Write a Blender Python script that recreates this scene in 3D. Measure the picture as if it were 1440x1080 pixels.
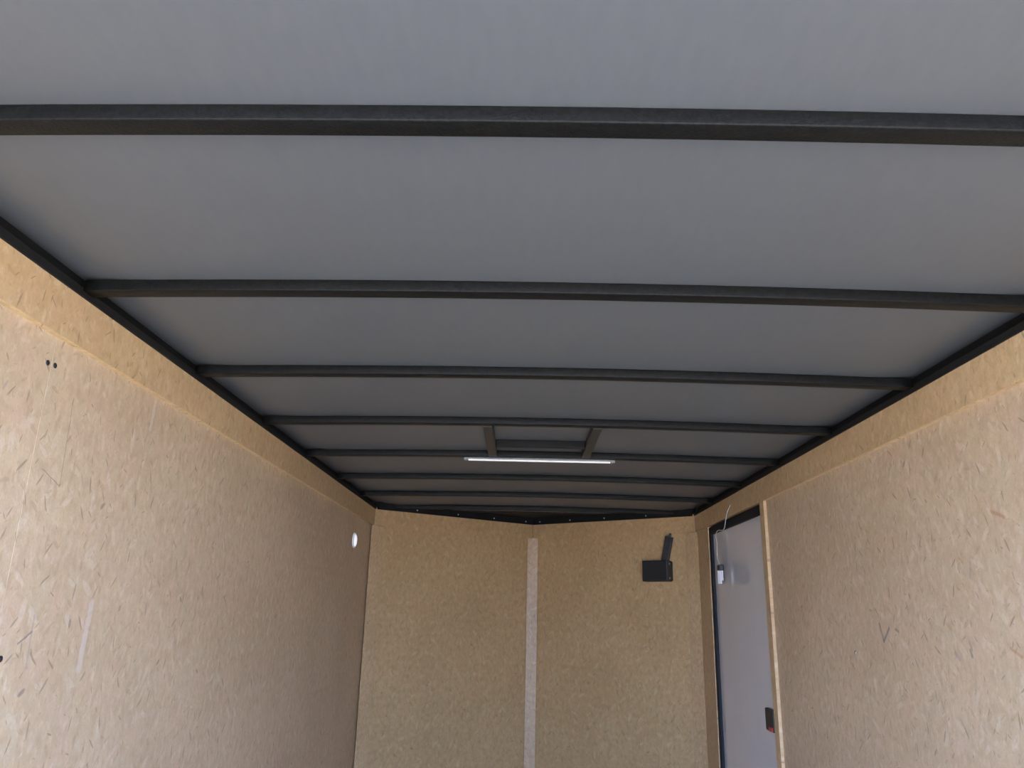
import bpy, bmesh, math, random
from mathutils import Vector, Matrix

for o in list(bpy.data.objects):
    bpy.data.objects.remove(o, do_unlink=True)
S = bpy.context.scene
COL = S.collection
ZC = 1.345                       # height of the lens above the trailer floor

# ------------------------------------------------------------------ camera
cam = bpy.data.cameras.new('camera')
cam.sensor_fit = 'HORIZONTAL'; cam.sensor_width = 36.0
cam.lens = 1082.83 / 1440 * 36.0
cam.clip_start = 0.02; cam.clip_end = 500
co = bpy.data.objects.new('camera', cam); COL.objects.link(co)
_r = Vector((0.999672, 0.010902, 0.023161)); _u = Vector((-0.019076, -0.286086, 0.958014)); _f = Vector((-0.01707, 0.958142, 0.285784))
M = Matrix(((_r.x, _u.x, -_f.x, -0.0764), (_r.y, _u.y, -_f.y, 0.0), (_r.z, _u.z, -_f.z, ZC), (0, 0, 0, 1)))
co.matrix_world = M
S.camera = co

# ------------------------------------------------------------------ sky, sun, exposure
w = bpy.data.worlds.new('sky'); S.world = w; w.use_nodes = True
nt = w.node_tree
bg = nt.nodes['Background']; bg.inputs[1].default_value = 12.0
tc_ = nt.nodes.new('ShaderNodeTexCoord'); sp_ = nt.nodes.new('ShaderNodeSeparateXYZ'); rp_ = nt.nodes.new('ShaderNodeValToRGB')
nt.links.new(tc_.outputs['Generated'], sp_.inputs[0]); nt.links.new(sp_.outputs['Z'], rp_.inputs[0]); nt.links.new(rp_.outputs[0], bg.inputs[0])
rp_.color_ramp.elements[0].position = 0.0; rp_.color_ramp.elements[0].color = (.47, .715, 1.27, 1)      # hazy horizon
rp_.color_ramp.elements[1].position = .75; rp_.color_ramp.elements[1].color = (.30, .52, 1.10, 1)      # zenith
sun = bpy.data.lights.new('sun', 'SUN'); sun.energy = 36.0; sun.angle = math.radians(0.53); sun.color = (1, .95, .88)
so = bpy.data.objects.new('sun', sun); COL.objects.link(so)
so.rotation_euler = Vector((-0.45, -0.50, -0.74)).to_track_quat('-Z', 'Y').to_euler()
S.view_settings.view_transform = 'Standard'; S.view_settings.look = 'None'
S.view_settings.gamma = 1.0; S.view_settings.exposure = 0.09
S.view_settings.use_curve_mapping = False
S.cycles.blur_glossy = 0.0; S.cycles.max_bounces = 14; S.cycles.diffuse_bounces = 10; S.cycles.glossy_bounces = 6

# ------------------------------------------------------------------ helpers
def obj(name, bm, mat, parent=None, smooth=False):
    me = bpy.data.meshes.new(name); bm.normal_update(); bm.to_mesh(me); bm.free()
    me.materials.append(mat)
    if smooth:
        for p in me.polygons: p.use_smooth = True
    o = bpy.data.objects.new(name, me); COL.objects.link(o)
    if parent: o.parent = parent
    return o

def empty(name, loc=(0, 0, 0)):
    o = bpy.data.objects.new(name, None); COL.objects.link(o); o.location = loc
    o.empty_display_size = .05
    return o

def tag(o, label, cat, group=None):
    o['label'] = label; o['category'] = cat
    if group: o['group'] = group
    return o

def struct(o, label=None):
    o['kind'] = 'structure'
    if label: o['label'] = label
    return o

def box(bm, lo, hi, bevel=0.0, seg=2, mtx=None):
    vs = [bm.verts.new((x, y, z)) for x in (lo[0], hi[0]) for y in (lo[1], hi[1]) for z in (lo[2], hi[2])]
    idx = [(0, 1, 3, 2), (4, 6, 7, 5), (0, 4, 5, 1), (2, 3, 7, 6), (0, 2, 6, 4), (1, 5, 7, 3)]
    fs = [bm.faces.new([vs[i] for i in f]) for f in idx]
    bmesh.ops.recalc_face_normals(bm, faces=fs)
    if bevel > 0:
        es = list({e for f in fs for e in f.edges})
        r = bmesh.ops.bevel(bm, geom=es, offset=bevel, segments=seg, affect='EDGES', profile=.5)
        vs = list({v for f in r['faces'] for v in f.verts} | {v for v in vs if v.is_valid})
    if mtx is not None:
        for v in vs: v.co = mtx @ v.co
    return vs

def bx(lo, hi, bevel=0.0, seg=2, mtx=None):
    bm = bmesh.new(); box(bm, lo, hi, bevel, seg, mtx); return bm

def cyl(bm, p0, p1, r0, r1=None, n=20, cap=True):
    p0 = Vector(p0); p1 = Vector(p1); r1 = r0 if r1 is None else r1
    d = (p1 - p0).normalized(); a = d.orthogonal().normalized(); b = d.cross(a)
    A = []; B = []
    for i in range(n):
        t = 2 * math.pi * i / n; c = a * math.cos(t) + b * math.sin(t)
        A.append(bm.verts.new(p0 + c * r0)); B.append(bm.verts.new(p1 + c * r1))
    for i in range(n):
        j = (i + 1) % n; bm.faces.new((A[i], A[j], B[j], B[i]))
    if cap:
        bm.faces.new(A[::-1]); bm.faces.new(B)

def lathe(bm, origin, axis, prof, n=28):
    o = Vector(origin); d = Vector(axis).normalized(); a = d.orthogonal().normalized(); b = d.cross(a)
    rings = []
    for h, r in prof:
        rings.append([bm.verts.new(o + d * h + (a * math.cos(2 * math.pi * i / n) + b * math.sin(2 * math.pi * i / n)) * max(r, 1e-5)) for i in range(n)])
    for R0, R1 in zip(rings, rings[1:]):
        for i in range(n):
            j = (i + 1) % n; bm.faces.new((R0[i], R0[j], R1[j], R1[i]))
    bmesh.ops.remove_doubles(bm, verts=bm.verts, dist=2e-5)
    bmesh.ops.recalc_face_normals(bm, faces=bm.faces)

def sweep(bm, pts, r, n=8):
    """round tube through points (Catmull-Rom smoothed)"""
    P = [Vector(p) for p in pts]; Q = []
    for i in range(len(P) - 1):
        a = P[max(i - 1, 0)]; b = P[i]; c = P[i + 1]; d = P[min(i + 2, len(P) - 1)]
        for k in range(6):
            t = k / 6
            Q.append(.5 * ((2 * b) + (c - a) * t + (2 * a - 5 * b + 4 * c - d) * t * t + (3 * b - a - 3 * c + d) * t ** 3))
    Q.append(P[-1]); rings = []
    for i, q in enumerate(Q):
        tg = (Q[min(i + 1, len(Q) - 1)] - Q[max(i - 1, 0)]).normalized()
        a = tg.cross(Vector((1, .13, .07))).normalized(); b = tg.cross(a)
        rings.append([bm.verts.new(q + (a * math.cos(2 * math.pi * k / n) + b * math.sin(2 * math.pi * k / n)) * r) for k in range(n)])
    for A, B in zip(rings, rings[1:]):
        for k in range(n):
            j = (k + 1) % n; bm.faces.new((A[k], A[j], B[j], B[k]))
    bm.faces.new(rings[0][::-1]); bm.faces.new(rings[-1])
    bmesh.ops.recalc_face_normals(bm, faces=bm.faces)

def prism(bm, poly, z0, z1):
    A = [bm.verts.new((x, y, z0)) for x, y in poly]; B = [bm.verts.new((x, y, z1)) for x, y in poly]
    n = len(poly)
    bm.faces.new(A[::-1]); bm.faces.new(B)
    for i in range(n):
        j = (i + 1) % n; bm.faces.new((A[i], A[j], B[j], B[i]))
    bmesh.ops.recalc_face_normals(bm, faces=bm.faces)

def uv_metres(o, du=(1, 0, 0), dv=(0, 0, 1), off=(0, 0)):
    """UVs in metres along the board's own length and height"""
    du = Vector(du).normalized(); dv = Vector(dv); me = o.data
    L = me.uv_layers.new(name='board')
    for l in me.loops:
        c = me.vertices[l.vertex_index].co
        nrm = Vector((0, 0, 0))
        L.data[l.index].uv = (c.dot(du) + off[0], c.dot(dv) + off[1])
    return o

# ------------------------------------------------------------------ materials
def base_mat(name, col, rough, metal=0.0, spec=.5):
    m = bpy.data.materials.new(name); m.use_nodes = True
    b = m.node_tree.nodes['Principled BSDF']
    b.inputs['Base Color'].default_value = (*col, 1); b.inputs['Roughness'].default_value = rough
    b.inputs['Metallic'].default_value = metal; b.inputs['Specular IOR Level'].default_value = spec
    return m, m.node_tree, b

def noise_mat(name, c0, c1, scale, rough, bump=0.0, bscale=None, metal=0.0, spec=.5, stretch=(1, 1, 1), dist=.001):
    m, t, b = base_mat(name, c0, rough, metal, spec)
    N = t.nodes; L = t.links
    tc = N.new('ShaderNodeTexCoord'); mp = N.new('ShaderNodeMapping'); mp.inputs['Scale'].default_value = stretch
    L.new(tc.outputs['Object'], mp.inputs['Vector'])
    n = N.new('ShaderNodeTexNoise'); n.inputs['Scale'].default_value = scale; n.inputs['Detail'].default_value = 5
    L.new(mp.outputs[0], n.inputs['Vector'])
    r = N.new('ShaderNodeValToRGB'); r.color_ramp.elements[0].position = .35; r.color_ramp.elements[1].position = .65
    r.color_ramp.elements[0].color = (*c0, 1); r.color_ramp.elements[1].color = (*c1, 1)
    L.new(n.outputs['Fac'], r.inputs[0]); L.new(r.outputs[0], b.inputs['Base Color'])
    if bump:
        n2 = N.new('ShaderNodeTexNoise'); n2.inputs['Scale'].default_value = bscale or scale; n2.inputs['Detail'].default_value = 3
        L.new(tc.outputs['Object'], n2.inputs['Vector'])
        bu = N.new('ShaderNodeBump'); bu.inputs['Strength'].default_value = bump; bu.inputs['Distance'].default_value = dist
        L.new(n2.outputs['Fac'], bu.inputs['Height']); L.new(bu.outputs[0], b.inputs['Normal'])
    return m

class NB:
    """small node-building helper"""
    def __init__(s, t): s.t = t
    def n(s, kind, **kw):
        x = s.t.nodes.new(kind)
        for k, v in kw.items(): setattr(x, k, v)
        return x
    def put(s, sock, v):
        if hasattr(v, 'is_linked') or isinstance(v, bpy.types.NodeSocket): s.t.links.new(v, sock)
        else: sock.default_value = v
    def math(s, op, a, b=0.0, c=None, clamp=False):
        x = s.n('ShaderNodeMath', operation=op, use_clamp=clamp); s.put(x.inputs[0], a); s.put(x.inputs[1], b)
        if c is not None: s.put(x.inputs[2], c)
        return x.outputs[0]
    def vmath(s, op, a, b):
        x = s.n('ShaderNodeVectorMath', operation=op); s.put(x.inputs[0], a); s.put(x.inputs[1], b); return x.outputs[0]
    def noise(s, vec, scale, detail=4, rough=.55, dims='2D'):
        x = s.n('ShaderNodeTexNoise', noise_dimensions=dims); s.put(x.inputs['Vector'], vec)
        x.inputs['Scale'].default_value = scale; x.inputs['Detail'].default_value = detail; x.inputs['Roughness'].default_value = rough
        return x
    def rng(s, v, a, b, lo=0.0, hi=1.0):
        x = s.n('ShaderNodeMapRange', interpolation_type='SMOOTHSTEP'); s.put(x.inputs[0], v)
        for i, q in enumerate((a, b, lo, hi)): x.inputs[1 + i].default_value = q
        return x.outputs[0]
    def mix(s, fac, a, b):
        x = s.n('ShaderNodeMix', data_type='RGBA'); s.put(x.inputs[0], fac)
        for i, v in ((6, a), (7, b)): s.put(x.inputs[i], v if not isinstance(v, tuple) else (*v, 1))
        return x.outputs[2]
    def flakes(s, vec, scale, ln, wd, prob, seed, lean=3.14159, soft=.55):
        """one wood flake per Voronoi cell: turned, stretched, some left out"""
        sh = s.vmath('ADD', vec, (seed * 1.37, seed * 2.11, 0))
        v = s.n('ShaderNodeTexVoronoi', voronoi_dimensions='2D'); s.put(v.inputs['Vector'], sh); v.inputs['Scale'].default_value = scale
        d = s.vmath('SUBTRACT', sh, v.outputs['Position'])
        sep = s.n('ShaderNodeSeparateColor'); s.put(sep.inputs[0], v.outputs['Color'])
        ang = s.math('MULTIPLY', s.math('SUBTRACT', sep.outputs[0], .5), lean)
        rot = s.n('ShaderNodeVectorRotate', rotation_type='Z_AXIS'); s.put(rot.inputs['Vector'], d); s.put(rot.inputs['Angle'], ang)
        xy = s.n('ShaderNodeSeparateXYZ'); s.put(xy.inputs[0], rot.outputs[0])
        k = s.math('MULTIPLY_ADD', sep.outputs[2], .9, .45)
        a = s.math('POWER', s.math('ABSOLUTE', s.math('DIVIDE', xy.outputs[0], s.math('MULTIPLY', k, wd))), 2.0)
        b = s.math('POWER', s.math('ABSOLUTE', s.math('DIVIDE', xy.outputs[1], s.math('MULTIPLY', k, ln))), 2.0)
        m = s.rng(s.math('ADD', a, b), 1.0, soft, 0, 1)
        on = s.math('LESS_THAN', sep.outputs[1], prob)
        return s.math('MULTIPLY', m, on), sep.outputs[2]
    def stroke(s, vec, p, q, r):
        """capsule-shaped mark between two points on the board"""
        p = Vector((*p, 0)); q = Vector((*q, 0)); ba = q - p; L2 = max(ba.length_squared, 1e-8)
        pa = s.vmath('SUBTRACT', vec, tuple(p))
        dt = s.n('ShaderNodeVectorMath', operation='DOT_PRODUCT'); s.put(dt.inputs[0], pa); dt.inputs[1].default_value = tuple(ba)
        h = s.math('DIVIDE', dt.outputs['Value'], L2, clamp=True)
        sc = s.n('ShaderNodeVectorMath', operation='SCALE'); sc.inputs[0].default_value = tuple(ba); s.put(sc.inputs['Scale'], h)
        df = s.n('ShaderNodeVectorMath', operation='LENGTH'); s.put(df.inputs[0], s.vmath('SUBTRACT', pa, sc.outputs[0]))
        return s.rng(df.outputs['Value'], r, r * .45, 0, 1)

def osb(name, seed, marks=(), tint=(1, 1, 1)):
    """pressed wood-flake board with a smooth satin face"""
    m, t, b = base_mat(name, (.5, .36, .2), .5)
    B = NB(t)
    uvn = B.n('ShaderNodeUVMap'); uvn.uv_map = 'board'
    uv0 = uvn.outputs[0]
    off = B.vmath('ADD', uv0, (seed * 3.17, seed * 1.73, 0))
    warp = B.noise(off, 30, 2)
    wv = B.vmath('MULTIPLY', B.vmath('SUBTRACT', warp.outputs['Color'], (.5, .5, .5)), (.0045, .0045, 0))
    uv = B.vmath('ADD', off, wv)
    T = lambda c: tuple(x * y for x, y in zip(c, tint))
    big = B.noise(off, 2.2, 3)
    med = B.noise(B.vmath('MULTIPLY', uv, (1.6, 1, 1)), 22, 4)
    c = B.mix(B.rng(big.outputs['Fac'], .3, .7), T((.62, .445, .262)), T((.545, .385, .22)))
    c = B.mix(B.rng(med.outputs['Fac'], .4, .72, 0, .55), c, T((.47, .325, .185)))
    f1, _ = B.flakes(uv, 16, .030, .010, .5, 1 + seed, 2.4, .1)
    c = B.mix(B.math('MULTIPLY', f1, .50), c, T((.70, .55, .375)))
    f2, _ = B.flakes(uv, 21, .020, .006, .5, 2 + seed, 2.6, .2)
    c = B.mix(B.math('MULTIPLY', f2, .48), c, T((.43, .285, .155)))
    f3, _ = B.flakes(uv, 27, .018, .0055, .4, 3 + seed, 2.2, .2)
    c = B.mix(B.math('MULTIPLY', f3, .40), c, T((.66, .50, .33)))
    f7, _ = B.flakes(uv, 42, .0060, .0014, .45, 7 + seed, 2.8, .4)
    c = B.mix(B.math('MULTIPLY', f7, .30), c, (.26, .175, .10))
    mot = B.noise(B.vmath('MULTIPLY', uv, (1.3, .8, 1)), 44, 3, .55)
    c = B.mix(B.rng(mot.outputs['Fac'], .50, .76, 0, .39), c, T((.41, .275, .150)))
    c = B.mix(B.rng(mot.outputs['Fac'], .48, .24, 0, .34), c, T((.73, .575, .41)))
    hue = B.noise(uv, 11, 2)
    c = B.mix(B.rng(hue.outputs['Fac'], .52, .72, 0, .35), c, T((.60, .395, .255)))
    c = B.mix(B.rng(hue.outputs['Fac'], .46, .30, 0, .35), c, T((.56, .445, .265)))
    f4, k4 = B.flakes(uv, 14, .0180, .0024, .60, 4 + seed, 1.9, .4)
    c = B.mix(B.math('MULTIPLY', f4, .62), c, (.21, .15, .09))
    f5, k5 = B.flakes(uv, 24, .0085, .0016, .42, 5 + seed, 2.4, .4)
    c = B.mix(B.math('MULTIPLY', f5, .62), c, (.23, .155, .085))
    f6, _ = B.flakes(uv, 5.0, .011, .0045, .5, 6 + seed, 3.0, .3)
    c = B.mix(B.math('MULTIPLY', f6, .60), c, (.19, .145, .115))
    fine = B.noise(B.vmath('MULTIPLY', uv, (2.4, 1, 1)), 130, 3)
    c = B.mix(B.rng(fine.outputs['Fac'], .45, .75, 0, .30), c, T((.40, .27, .15)))
    for kind, p, q, r in marks:
        col, a = {'pencil': ((.12, .11, .12), .62), 'pale': ((.70, .60, .52), .45), 'dark': ((.18, .13, .09), .6),
                  'red': ((.42, .19, .08), .5), 'blue': ((.26, .23, .25), .42)}[kind]
        c = B.mix(B.math('MULTIPLY', B.stroke(B.vmath('ADD', uv0, wv), p, q, r), a), c, col)
    t.links.new(c, b.inputs['Base Color'])
    hgt = B.math('ADD', B.math('MULTIPLY', med.outputs['Fac'], .7), B.math('ADD', B.math('MULTIPLY', f1, .35), B.math('MULTIPLY', f2, -.35)))
    hgt = B.math('ADD', hgt, B.math('MULTIPLY', fine.outputs['Fac'], .35))
    bu = B.n('ShaderNodeBump'); bu.inputs['Strength'].default_value = .48; bu.inputs['Distance'].default_value = .0016
    t.links.new(hgt, bu.inputs['Height']); t.links.new(bu.outputs[0], b.inputs['Normal'])
    b.inputs['Roughness'].default_value = .46; b.inputs['Specular IOR Level'].default_value = .45
    return m

def z(rel): return ZC + rel

left_marks = [
    ('pale', (1.813, z(.00)), (1.806, z(-.14)), .013), ('pale', (1.958, z(.515)), (1.952, z(.44)), .009),
    ('pencil', (1.571, z(-.078)), (1.608, z(-.057)), .003), ('blue', (1.606, z(-.025)), (1.612, z(-.126)), .003),
    ('dark', (1.598, z(.426)), (1.608, z(.235)), .0014), ('dark', (1.608, z(.235)), (1.54, z(.26)), .0014),
    ('blue', (1.382, z(.399)), (1.374, z(.383)), .004), ('pale', (3.911, z(-.59)), (3.888, z(-.63)), .006),
    ('dark', (1.77, z(.55)), (1.745, z(.53)), .005)]
right_marks = [
    ('pencil', (2.553, z(-.004)), (2.535, z(-.056)), .006), ('pencil', (2.535, z(-.056)), (2.490, z(-.016)), .006),
    ('blue', (2.127, z(-.071)), (2.113, z(-.085)), .008), ('dark', (2.056, z(-.062)), (2.052, z(-.076)), .006),
    ('red', (1.88, z(.263)), (1.835, z(.244)), .006), ('blue', (2.002, z(.152)), (2.012, z(.114)), .005),
    ('red', (1.888, z(-.05)), (1.849, z(-.066)), .005), ('dark', (2.363, z(.059)), (2.354, z(.027)), .0022),
    ('red', (2.05, z(.165)), (2.035, z(.152)), .005), ('dark', (2.45, z(-.018)), (2.43, z(-.025)), .005)]

M_LEFT = osb('flake_board_left', 1.0, left_marks, (1.00, 1.02, 1.09))
M_RIGHT = osb('flake_board_right', 4.0, right_marks, (1.03, 1.04, 1.09))
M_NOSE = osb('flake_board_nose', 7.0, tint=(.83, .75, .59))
M_BAND = osb('flake_board_trim', 9.0, tint=(1.02, .96, .85))
M_EDGE = osb('pale_board_edge', 15.0, tint=(1.15, 1.15, 1.08))
M_STRIP = osb('pale_board_strip', 12.0, tint=(.90, .84, .76))
M_CEIL = noise_mat('grey_ceiling_sheet', (.101, .111, .127), (.107, .117, .133), 60, .42, .04, 220, stretch=(1, .25, 1), spec=.5, dist=.0004)
M_BOW = noise_mat('black_hammered_paint', (.004, .0042, .0043), (.009, .0093, .0095), 180, .44, .55, 260, spec=.16, dist=.0012)
M_RAIL = noise_mat('black_rail_paint', (.009, .0085, .008), (.014, .013, .012), 90, .55, .25, 200, spec=.25)
M_CAP = noise_mat('black_cap_sheet', (.006, .006, .007), (.009, .009, .010), 60, .6, .15, 150, spec=.2)
M_DOOR = noise_mat('gloss_white_door_skin', (.68, .67, .67), (.70, .69, .69), 8, .022, spec=.8)
M_FRAME = noise_mat('black_door_frame', (.008, .009, .012), (.012, .013, .016), 60, .6, .1, 150, spec=.2)
M_BOX = noise_mat('black_plastic', (.010, .010, .010), (.016, .016, .016), 120, .45, .2, 300)
M_ARM = noise_mat('dark_grey_steel', (.022, .021, .021), (.034, .032, .031), 120, .5, .2, 300)
M_SCREW = noise_mat('zinc_screw', (.45, .45, .45), (.6, .6, .6), 300, .3, metal=1.0)
M_SCREWD = noise_mat('dark_screw', (.05, .05, .06), (.10, .10, .11), 300, .35, metal=.8)
M_WIRE = noise_mat('white_wire', (.55, .53, .50), (.7, .68, .65), 90, .45)
M_TAG = noise_mat('white_plastic', (.82, .82, .84), (.88, .88, .90), 60, .4)
M_RED = noise_mat('red_plastic', (.45, .02, .03), (.55, .03, .04), 60, .4)
M_FLOOR = noise_mat('plywood_floor', (.38, .28, .18), (.48, .36, .24), 6, .6, .1, 60, stretch=(1, 8, 1))
M_GROUND = noise_mat('pale_gravel', (.41, .32, .195), (.51, .405, .255), 4, .9, .6, 40, dist=.02)
M_SKIN = noise_mat('dark_metal_skin', (.008, .008, .009), (.011, .011, .012), 20, .6, spec=.2)
def lamp_mat(name, col, strength):
    m, t, b = base_mat(name, (.8, .8, .8), .4)
    b.inputs['Emission Color'].default_value = (*col, 1); b.inputs['Emission Strength'].default_value = strength
    return m
M_LED = lamp_mat('lit_white_diffuser', (1, .93, .90), .40)
M_SPOT = lamp_mat('glowing_white_disc', (.80, .84, 1.0), .75)
M_GREY = noise_mat('grey_end_cap', (.22, .23, .23), (.28, .29, .29), 60, .5)

# ------------------------------------------------------------------ setting
HW = 1.040                      # half width at the trim face
PX = 1.054                      # face of the lower wall boards
YC, YV = 5.059, 5.791           # front corners, point of the V nose
YR = 0.28                       # rear edge (open rear door, the photographer stands in it)
RIM = z(.6356); BAND = z(.5314) # underside of top rail, underside of upper trim board
CROWN = .0133
def ceil_z(x): return z(.6745) + CROWN * (1 - (x / HW) ** 2) + .020 * min(1, max(0, (abs(x) - .90) / .18)) ** 2  # crown, plus edges turned up so the sheet falls into shade beside the rails

g = obj('ground', bx((-40, -40, -.62), (40, 40, -.55)), M_GROUND); struct(g)
fl = bmesh.new(); prism(fl, [(-1.10, YR), (1.10, YR), (1.10, YC), (0, YV + .09), (-1.10, YC)], -.10, 0)
struct(obj('floor', fl, M_FLOOR))

# ceiling: one crowned sheet
bm = bmesh.new(); rows = []
for y in (YR, .5, 1.5, 2.5, 3.5, 4.5, 5.1, 5.5, YV + .07):
    w_ = 1.10 if y <= 5.1 else max(.05, 1.10 * (1 - (y - 5.1) / (YV + .09 - 5.1)))
    rows.append([bm.verts.new((-w_ + 2 * w_ * i / 80, y, ceil_z(-w_ + 2 * w_ * i / 80))) for i in range(81)])
for A, Bv in zip(rows, rows[1:]):
    for i in range(80): bm.faces.new((A[i], Bv[i], Bv[i + 1], A[i + 1]))
r = bmesh.ops.extrude_face_region(bm, geom=list(bm.faces))
for v in [e for e in r['geom'] if isinstance(e, bmesh.types.BMVert)]: v.co.z += .03
bmesh.ops.recalc_face_normals(bm, faces=bm.faces)
struct(obj('ceiling', bm, M_CEIL, smooth=True))

TOP = z(.6745) + .055
SEAM = [YR, 1.50, 2.72, 3.94, YC]
# left wall: outer skin, board panels, screws
wl = struct(obj('wall_left', bx((-1.11, YR, -.10), (-PX - .010, YC + .02, TOP)), M_SKIN))
for a, b_ in zip(SEAM, SEAM[1:]):
    uv_metres(obj('wall_panel', bx((-PX - .010, a + .0002, 0), (-PX, b_ - .0002, BAND + .05), .0003, 1), M_LEFT, wl), (0, 1, 0))
def screw_bm(p, nrm, r=.006):
    bm = bmesh.new(); lathe(bm, p, nrm, [(-.004, r * .5), (0, r), (.0012, r * .95), (.0024, r * .55), (.0018, r * .3), (.0018, 0)], 14); return bm
for y, zz in ((1.487, .470), (1.512, .472), (1.526, -.104)):
    obj('screw', screw_bm((-PX, y, z(zz)), (1, 0, 0)), M_SCREWD, wl)

# right wall with the door opening
DY0, DY1, DZ = 3.655, 4.715, z(.524)
wr = struct(obj('wall_right', bx((PX + .010, YR, -.10), (1.11, DY0, TOP)), M_SKIN))
obj('wall_skin', bx((PX + .010, DY1, -.10), (1.11, YC + .02, TOP)), M_SKIN, wr)
obj('wall_skin', bx((PX + .010, DY0, DZ), (1.11, DY1, TOP)), M_SKIN, wr)
for a, b_ in zip(SEAM[:3], SEAM[1:3] + [3.60]):
    uv_metres(obj('wall_panel', bx((PX, a + .0002, 0), (PX + .010, b_ - .0002, BAND + .05), .0003, 1), M_RIGHT, wr), (0, 1, 0))
uv_metres(obj('wall_panel', bx((HW + .002, DY1, 0), (PX + .010, YC - .02, BAND - .0005), .001, 1), M_BAND, wr), (0, 1, 0))
obj('screw', screw_bm((PX, 2.759, z(-.098)), (-1, 0, 0)), M_SCREW, wr)

# nose walls
def nose(sgn, nm):
    d = Vector((-HW * sgn, YV - YC, 0)).normalized(); n = Vector((d.y * -sgn, -abs(d.x), 0)).normalized()
    bm = bmesh.new()
    p0 = Vector((HW * sgn, YC)); p1 = Vector((0, YV)); out = Vector((-n.x, -n.y)) * .012; out2 = Vector((-n.x, -n.y)) * .06
    q1 = Vector((0, YV + .012 / abs(n.y))); q2 = Vector((0, YV + .06 / abs(n.y)))
    prism(bm, [tuple(p0 + out), tuple(q1), tuple(q2), tuple(p0 + out2)], -.10, TOP + .02)
    wn = struct(obj(nm, bm, M_SKIN))
    bm = bmesh.new()
    pa = p0 + Vector((d.x, d.y)) * .001; pb = p1 - Vector((d.x, d.y)) * .001
    prism(bm, [tuple(pa), tuple(pb), (0 + sgn * .001, q1.y), tuple(pa + out)], 0, RIM + .012)
    o = obj('wall_panel', bm, M_NOSE, wn); uv_metres(o, d, (0, 0, 1), (20 + 5 * sgn, 0))
    return wn
nose(-1, 'wall_front_left'); nose(1, 'wall_front_right')

# trim: upper boards, top rails, door casing, corner strips, nose strip, nose cap
def trim(i, bm, mat, du=None, off=(0, 0)):
    o = struct(obj('trim_%d' % i, bm, mat))
    if du: uv_metres(o, *du, off)
    return o
t1 = trim(1, bx((-PX - .010, YR, BAND), (-HW, YC - .001, RIM + .005), .0015, 2), M_BAND, ((0, 1, 0), (0, 0, 1)))
t2 = trim(2, bx((HW, YR, BAND), (PX + .010, YC - .001, RIM + .005), .0015, 2), M_BAND, ((0, 1, 0), (0, 0, 1)), (9, 0))
for t_, s_ in ((t1, -1), (t2, 1)):      # paler strip along the lower edge of the upper boards
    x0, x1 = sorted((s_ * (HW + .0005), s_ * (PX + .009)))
    uv_metres(obj('edge_strip', bx((x0, YR, BAND - .0016), (x1, 3.598 if s_ > 0 else YC - .012, BAND - .0001)), M_EDGE, t_), (0, 1, 0), (1, 0, 1))
for i_, s_ in ((3, -1), (4, 1)):
    bm = bmesh.new(); x0, x1 = sorted((s_ * (HW - .004), s_ * 1.085))
    box(bm, (x0, YR, RIM), (x1, YC - .003, z(.656)), .002)
    x0, x1 = sorted((s_ * 1.046, s_ * 1.12))
    box(bm, (x0, YC - .02, RIM), (x1, YC + .11, TOP + .03))  # block added at the front corner to stop sky light leaking in
    trim(i_, bm, M_RAIL)
trim(5, bx((HW, 3.600, 0), (PX + .012, 3.660, BAND - .0005), .0015, 2), M_BAND, ((0, 1, 0), (0, 0, 1)), (15, 0))
def corner_strip(i, s):
    a = Vector((s * HW, 4.995)); b_ = Vector((s * .985, YC + .028)); dd = (b_ - a).normalized(); nn = Vector((dd.y * -s, dd.x * s)) ; nn = nn if nn.y < 0 else -nn
    a2 = a - nn * .006; b2 = b_ - nn * .006
    bm = bmesh.new(); prism(bm, [tuple(a), tuple(b_), tuple(b2), tuple(a2)], 0, BAND - .004)
    trim(i, bm, M_BAND, ((dd.x, dd.y, 0), (0, 0, 1)), (18 + i, 0))
corner_strip(6, -1); corner_strip(7, 1)
trim(8, bx((-.036, YV - .034, 0), (.040, YV - .026, z(.538)), .0015), M_STRIP, ((1, 0, 0), (0, 0, 1)), (31, 0))
# black rails along the two sloping nose walls and the small gusset in the point of the V
def vw(u, h, sg):               # point on a nose wall: u along it from the corner, h off the wall
    dd = Vector((-HW * sg, YV - YC)).normalized(); nn_ = Vector((-(YV - YC) * sg, -HW)).normalized()
    return Vector((HW * sg, YC)) + dd * u + nn_ * h
LN = math.hypot(HW, YV - YC)
bm = bmesh.new()
for sg in (-1, 1):
    prism(bm, [tuple(vw(.004, -.012, sg)), tuple(vw(LN, -.012, sg)), tuple(vw(LN - .008, .012, sg)), tuple(vw(.02, .012, sg))], RIM, z(.6745) + .012)
yb = 5.43; xb = HW * (1 - (yb - YC) / (YV - YC))
prism(bm, [(-xb, yb), (xb, yb), (0, YV)], z(.6745) + .004, z(.6745) + .020)
cap = trim(9, bm, M_CAP)
for sg, u in ((-1, .30), (-1, .62), (-1, 1.20), (1, 1.20), (1, .66), (1, .34), (1, .94), (-1, .92)):
    p_ = vw(u, .012, sg); n_ = Vector((-(YV - YC) * sg, -HW, 0)).normalized()
    obj('screw', screw_bm((p_.x, p_.y, z(.654)), n_, .005), M_SCREW, cap)

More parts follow.
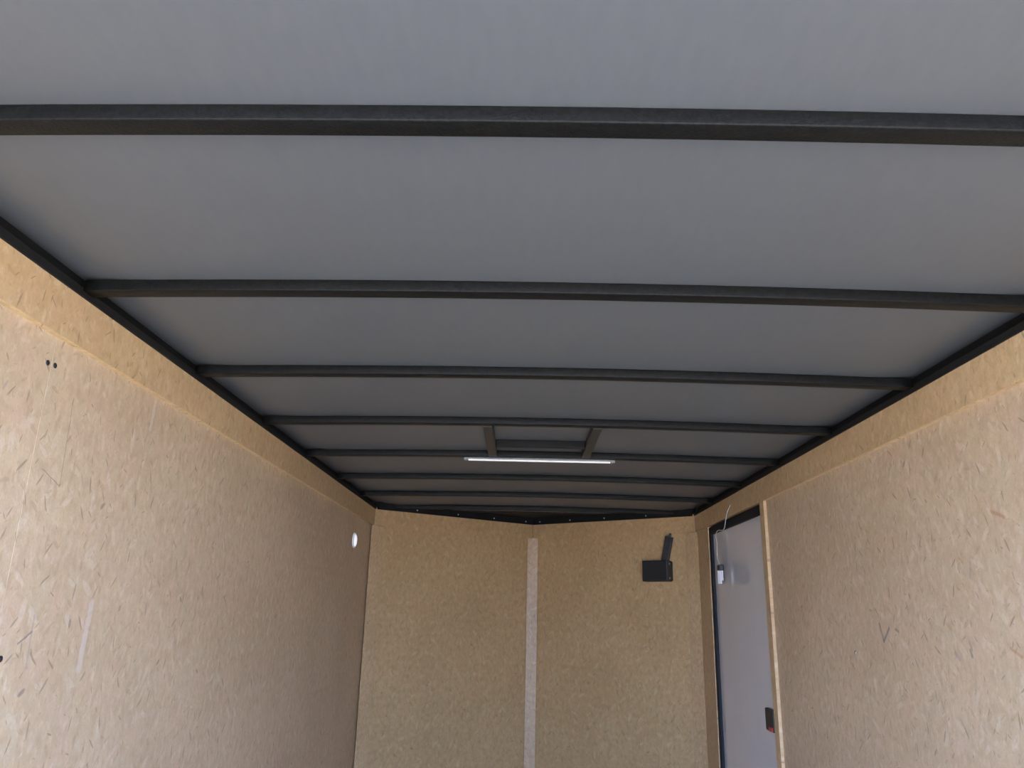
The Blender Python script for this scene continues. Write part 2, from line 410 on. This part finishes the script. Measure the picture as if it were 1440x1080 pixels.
# door
dr = struct(obj('door_1', bx((1.062, DY0 - .03, .02), (1.085, DY1 - .002, DZ - .004), .001), M_DOOR))
dr['label'] = 'glossy white side door with a black frame in the right wall'
bm = bmesh.new()
box(bm, (1.047, DY0 + .007, DZ - .045), (1.066, DY1 - .001, DZ - .001), .002)
box(bm, (1.047, DY1 - .048, .02), (1.066, DY1 - .001, DZ - .045), .002)
obj('door_frame', bm, M_FRAME, dr)
bm = bmesh.new(); box(bm, (1.043, 3.690, z(-.476)), (1.063, 3.800, z(-.382)), .005, 3)
la = obj('door_latch', bm, M_BOX, dr)
obj('release_tab', bx((1.036, 3.690, z(-.474)), (1.0435, 3.735, z(-.455)), .002), M_RED, la)

# ------------------------------------------------------------------ roof bows (crowned black tubes)
Y1, SP, BH, BD = 0.9682, .60, .0262, .0390
def bow_mesh():
    bm = bmesh.new(); n = 48; half = HW - .004; rr = .0028
    prof = []
    for cx, cz, a0 in ((BD / 2 - rr, -BH + rr, -90), (BD / 2 - rr, -rr, 0), (-BD / 2 + rr, -rr, 90), (-BD / 2 + rr, -BH + rr, 180)):
        for k in range(4):
            a = math.radians(a0 + 30 * k); prof.append((cx + rr * math.cos(a), cz + rr * math.sin(a)))
    rings = []
    for i in range(n + 1):
        x = -half + 2 * half * i / n; dz = CROWN * (1 - (x / HW) ** 2)
        rings.append([bm.verts.new((x, py, pz + dz)) for py, pz in prof])
    for A, Bv in zip(rings, rings[1:]):
        for k in range(len(prof)):
            j = (k + 1) % len(prof); bm.faces.new((A[k], A[j], Bv[j], Bv[k]))
    bm.faces.new(rings[0][::-1]); bm.faces.new(rings[-1])
    bmesh.ops.recalc_face_normals(bm, faces=bm.faces)
    return bm
names = ['black painted roof bow nearest the viewer, widest one across the top of the photo',
         'second black roof bow from the viewer, with its ends meeting both wall tops',
         'third black roof bow from the viewer, across the grey ceiling',
         'fourth black roof bow from the viewer, at the near side of the vent framing',
         'fifth black roof bow from the viewer, right beside the white strip light',
         'sixth black roof bow, first one in front of the white strip light',
         'seventh black roof bow, third from the front wall end of the ceiling'
         .replace('third', 'second to last'),
         'last and farthest black roof bow, next to the pointed front wall']
names[6] = 'seventh black roof bow, second to last before the pointed front wall'
first = None
for k in range(8):
    if first is None:
        o = first = obj('roof_bow', bow_mesh(), M_BOW)
        for p in o.data.polygons: p.use_smooth = len(p.vertices) == 4
    else:
        o = first.copy(); COL.objects.link(o)
    o.location = (0, Y1 + SP * k - BD / 2, z(.6745) - .0002)
    tag(o, names[k], 'roof beam', 'black roof bows across the ceiling')

# framing for a roof vent between the fourth and fifth bow
ya = Y1 + SP * 3 + .001; yb2 = Y1 + SP * 4 - BD - .001
vf = tag(empty('roof_vent_frame', (0, (ya + yb2) / 2, z(.6745) - BH)), 'dark steel framing of two short bars and a cross bar between two roof bows', 'roof framing')
def vpart(name, lo, hi, mat):
    o = obj(name, bx(lo, hi, .0025), mat, vf); o.matrix_parent_inverse = Matrix.Translation(-vf.location)
    return o
for x0 in (-.230, .176):
    vpart('side_bar', (x0, ya, z(.6745) - BH + .010), (x0 + .036, yb2, ceil_z(x0 + .018) + .001), M_ARM)
vpart('cross_bar', (-.193, 3.105, z(.6745) - BH + .012), (.175, 3.143, ceil_z(.18)), M_BOW)

# strip light under the fifth bow
yl = Y1 + SP * 4 + .006
sl = tag(empty('strip_light', (0, yl, z(.660))), 'slim white linear strip light with grey ends on the ceiling', 'light')
def lpart(name, bm, mat, **k):
    o = obj(name, bm, mat, sl, **k); o.matrix_parent_inverse = Matrix.Translation(-sl.location); return o
lz = z(.6745) - BH + .006
lpart('housing', bx((-.335, yl - .004, lz), (.322, yl + .012, lz + .024), .002), M_GREY)
bm = bmesh.new(); box(bm, (-.322, yl - .005, lz - .005), (.308, yl + .012, lz), .002, 3)
lpart('diffuser', bm, M_LED)
for x0 in (-.342, .308):
    lpart('end_cap', bx((x0, yl - .006, lz - .005), (x0 + .020, yl + .013, lz + .018), .003), M_GREY)

# glowing round white disc for a bright spot on the left wall
rl = tag(empty('bright_wall_spot', (-PX, 4.536, z(.387))), 'small round bright white spot on the left wall near the front corner', 'light')
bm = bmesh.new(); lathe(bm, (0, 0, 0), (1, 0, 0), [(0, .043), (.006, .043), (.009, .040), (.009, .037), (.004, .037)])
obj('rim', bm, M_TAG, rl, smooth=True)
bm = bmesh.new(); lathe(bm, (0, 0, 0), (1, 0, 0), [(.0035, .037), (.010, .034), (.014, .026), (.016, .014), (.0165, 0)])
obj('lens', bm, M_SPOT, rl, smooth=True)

# black box with an upright arm on the right nose wall
d = Vector((-HW, YV - YC, 0)).normalized(); nn = Vector((-(YV - YC), -HW, 0)).normalized()
P0 = Vector((HW, YC, 0))
def F(u, zz, h): return P0 + d * u + nn * h + Vector((0, 0, z(zz)))
FM = Matrix(((-d.x, nn.x, 0, 0), (-d.y, nn.y, 0, 0), (0, 0, 1, 0), (0, 0, 0, 1)))   # local x runs right along the wall, y off the wall
wb = empty('wall_bracket', F(.255, .288, 0)); wb.matrix_world = Matrix.Translation(F(.255, .288, 0)) @ FM
tag(wb, 'black box bracket with a tilted upright arm on the right front wall', 'bracket')
obj('box', bx((-.090, 0.0005, -.066), (.088, .078, .066), .006, 3), M_BOX, wb)
obj('back_plate', bx((-.098, 0.0002, -.060), (.092, .006, .060), .001), M_BOX, wb)
for zz in (-.045, .045):
    bm = bmesh.new(); lathe(bm, (.088, .045, zz), (1, 0, 0), [(-.002, .007), (.003, .007), (.005, .004), (.005, 0)], 14)
    obj('bolt', bm, M_SCREW, wb)
sh = Matrix.Translation((.054, .036, .060)) @ Matrix.Rotation(math.radians(13), 4, 'Y')
arm = obj('arm', bx((-.024, -.012, 0), (.026, .012, .162), .003, 2, sh), M_ARM, wb)
bm = bmesh.new(); tp = sh @ Vector((.002, 0, .160)); cyl(bm, tp, sh @ Vector((.004, 0, .186)), .009, .005, 12)
obj('pin', bm, M_ARM, arm)

# wire with a white tag hanging in front of the door
XW = 1.030
hw = tag(empty('hanging_wire', (XW, 4.30, z(.55))), 'thin pale wire with a white tag hanging in front of the door top', 'wire')
def hpart(name, bm, mat, **k):
    o = obj(name, bm, mat, hw, **k); o.matrix_parent_inverse = Matrix.Translation(-hw.location); return o
bm = bmesh.new(); sweep(bm, [(1.0385, 4.165, z(.588)), (1.034, 4.225, z(.552)), (XW, 4.249, z(.510)), (XW, 4.300, z(.470)), (XW, 4.425, z(.478)), (XW, 4.480, z(.455)),
            (XW, 4.466, z(.400)), (XW, 4.478, z(.335)), (XW, 4.440, z(.300)), (XW, 4.415, z(.275))], .0021)
hpart('wire', bm, M_WIRE, smooth=True)
hpart('connector', bx((XW - .012, 4.385, z(.256)), (XW + .012, 4.445, z(.288)), .004), M_BOX)
rt = Matrix.Translation((XW, 4.415, z(.222))) @ Matrix.Rotation(math.radians(-62), 4, 'Z')
hpart('tag', bx((-.022, -.004, -.036), (.004, .004, .036), .002, 2, rt), M_TAG)
hpart('tag', bx((.008, -.004, -.020), (.018, .004, .040), .002, 2, rt), M_TAG)
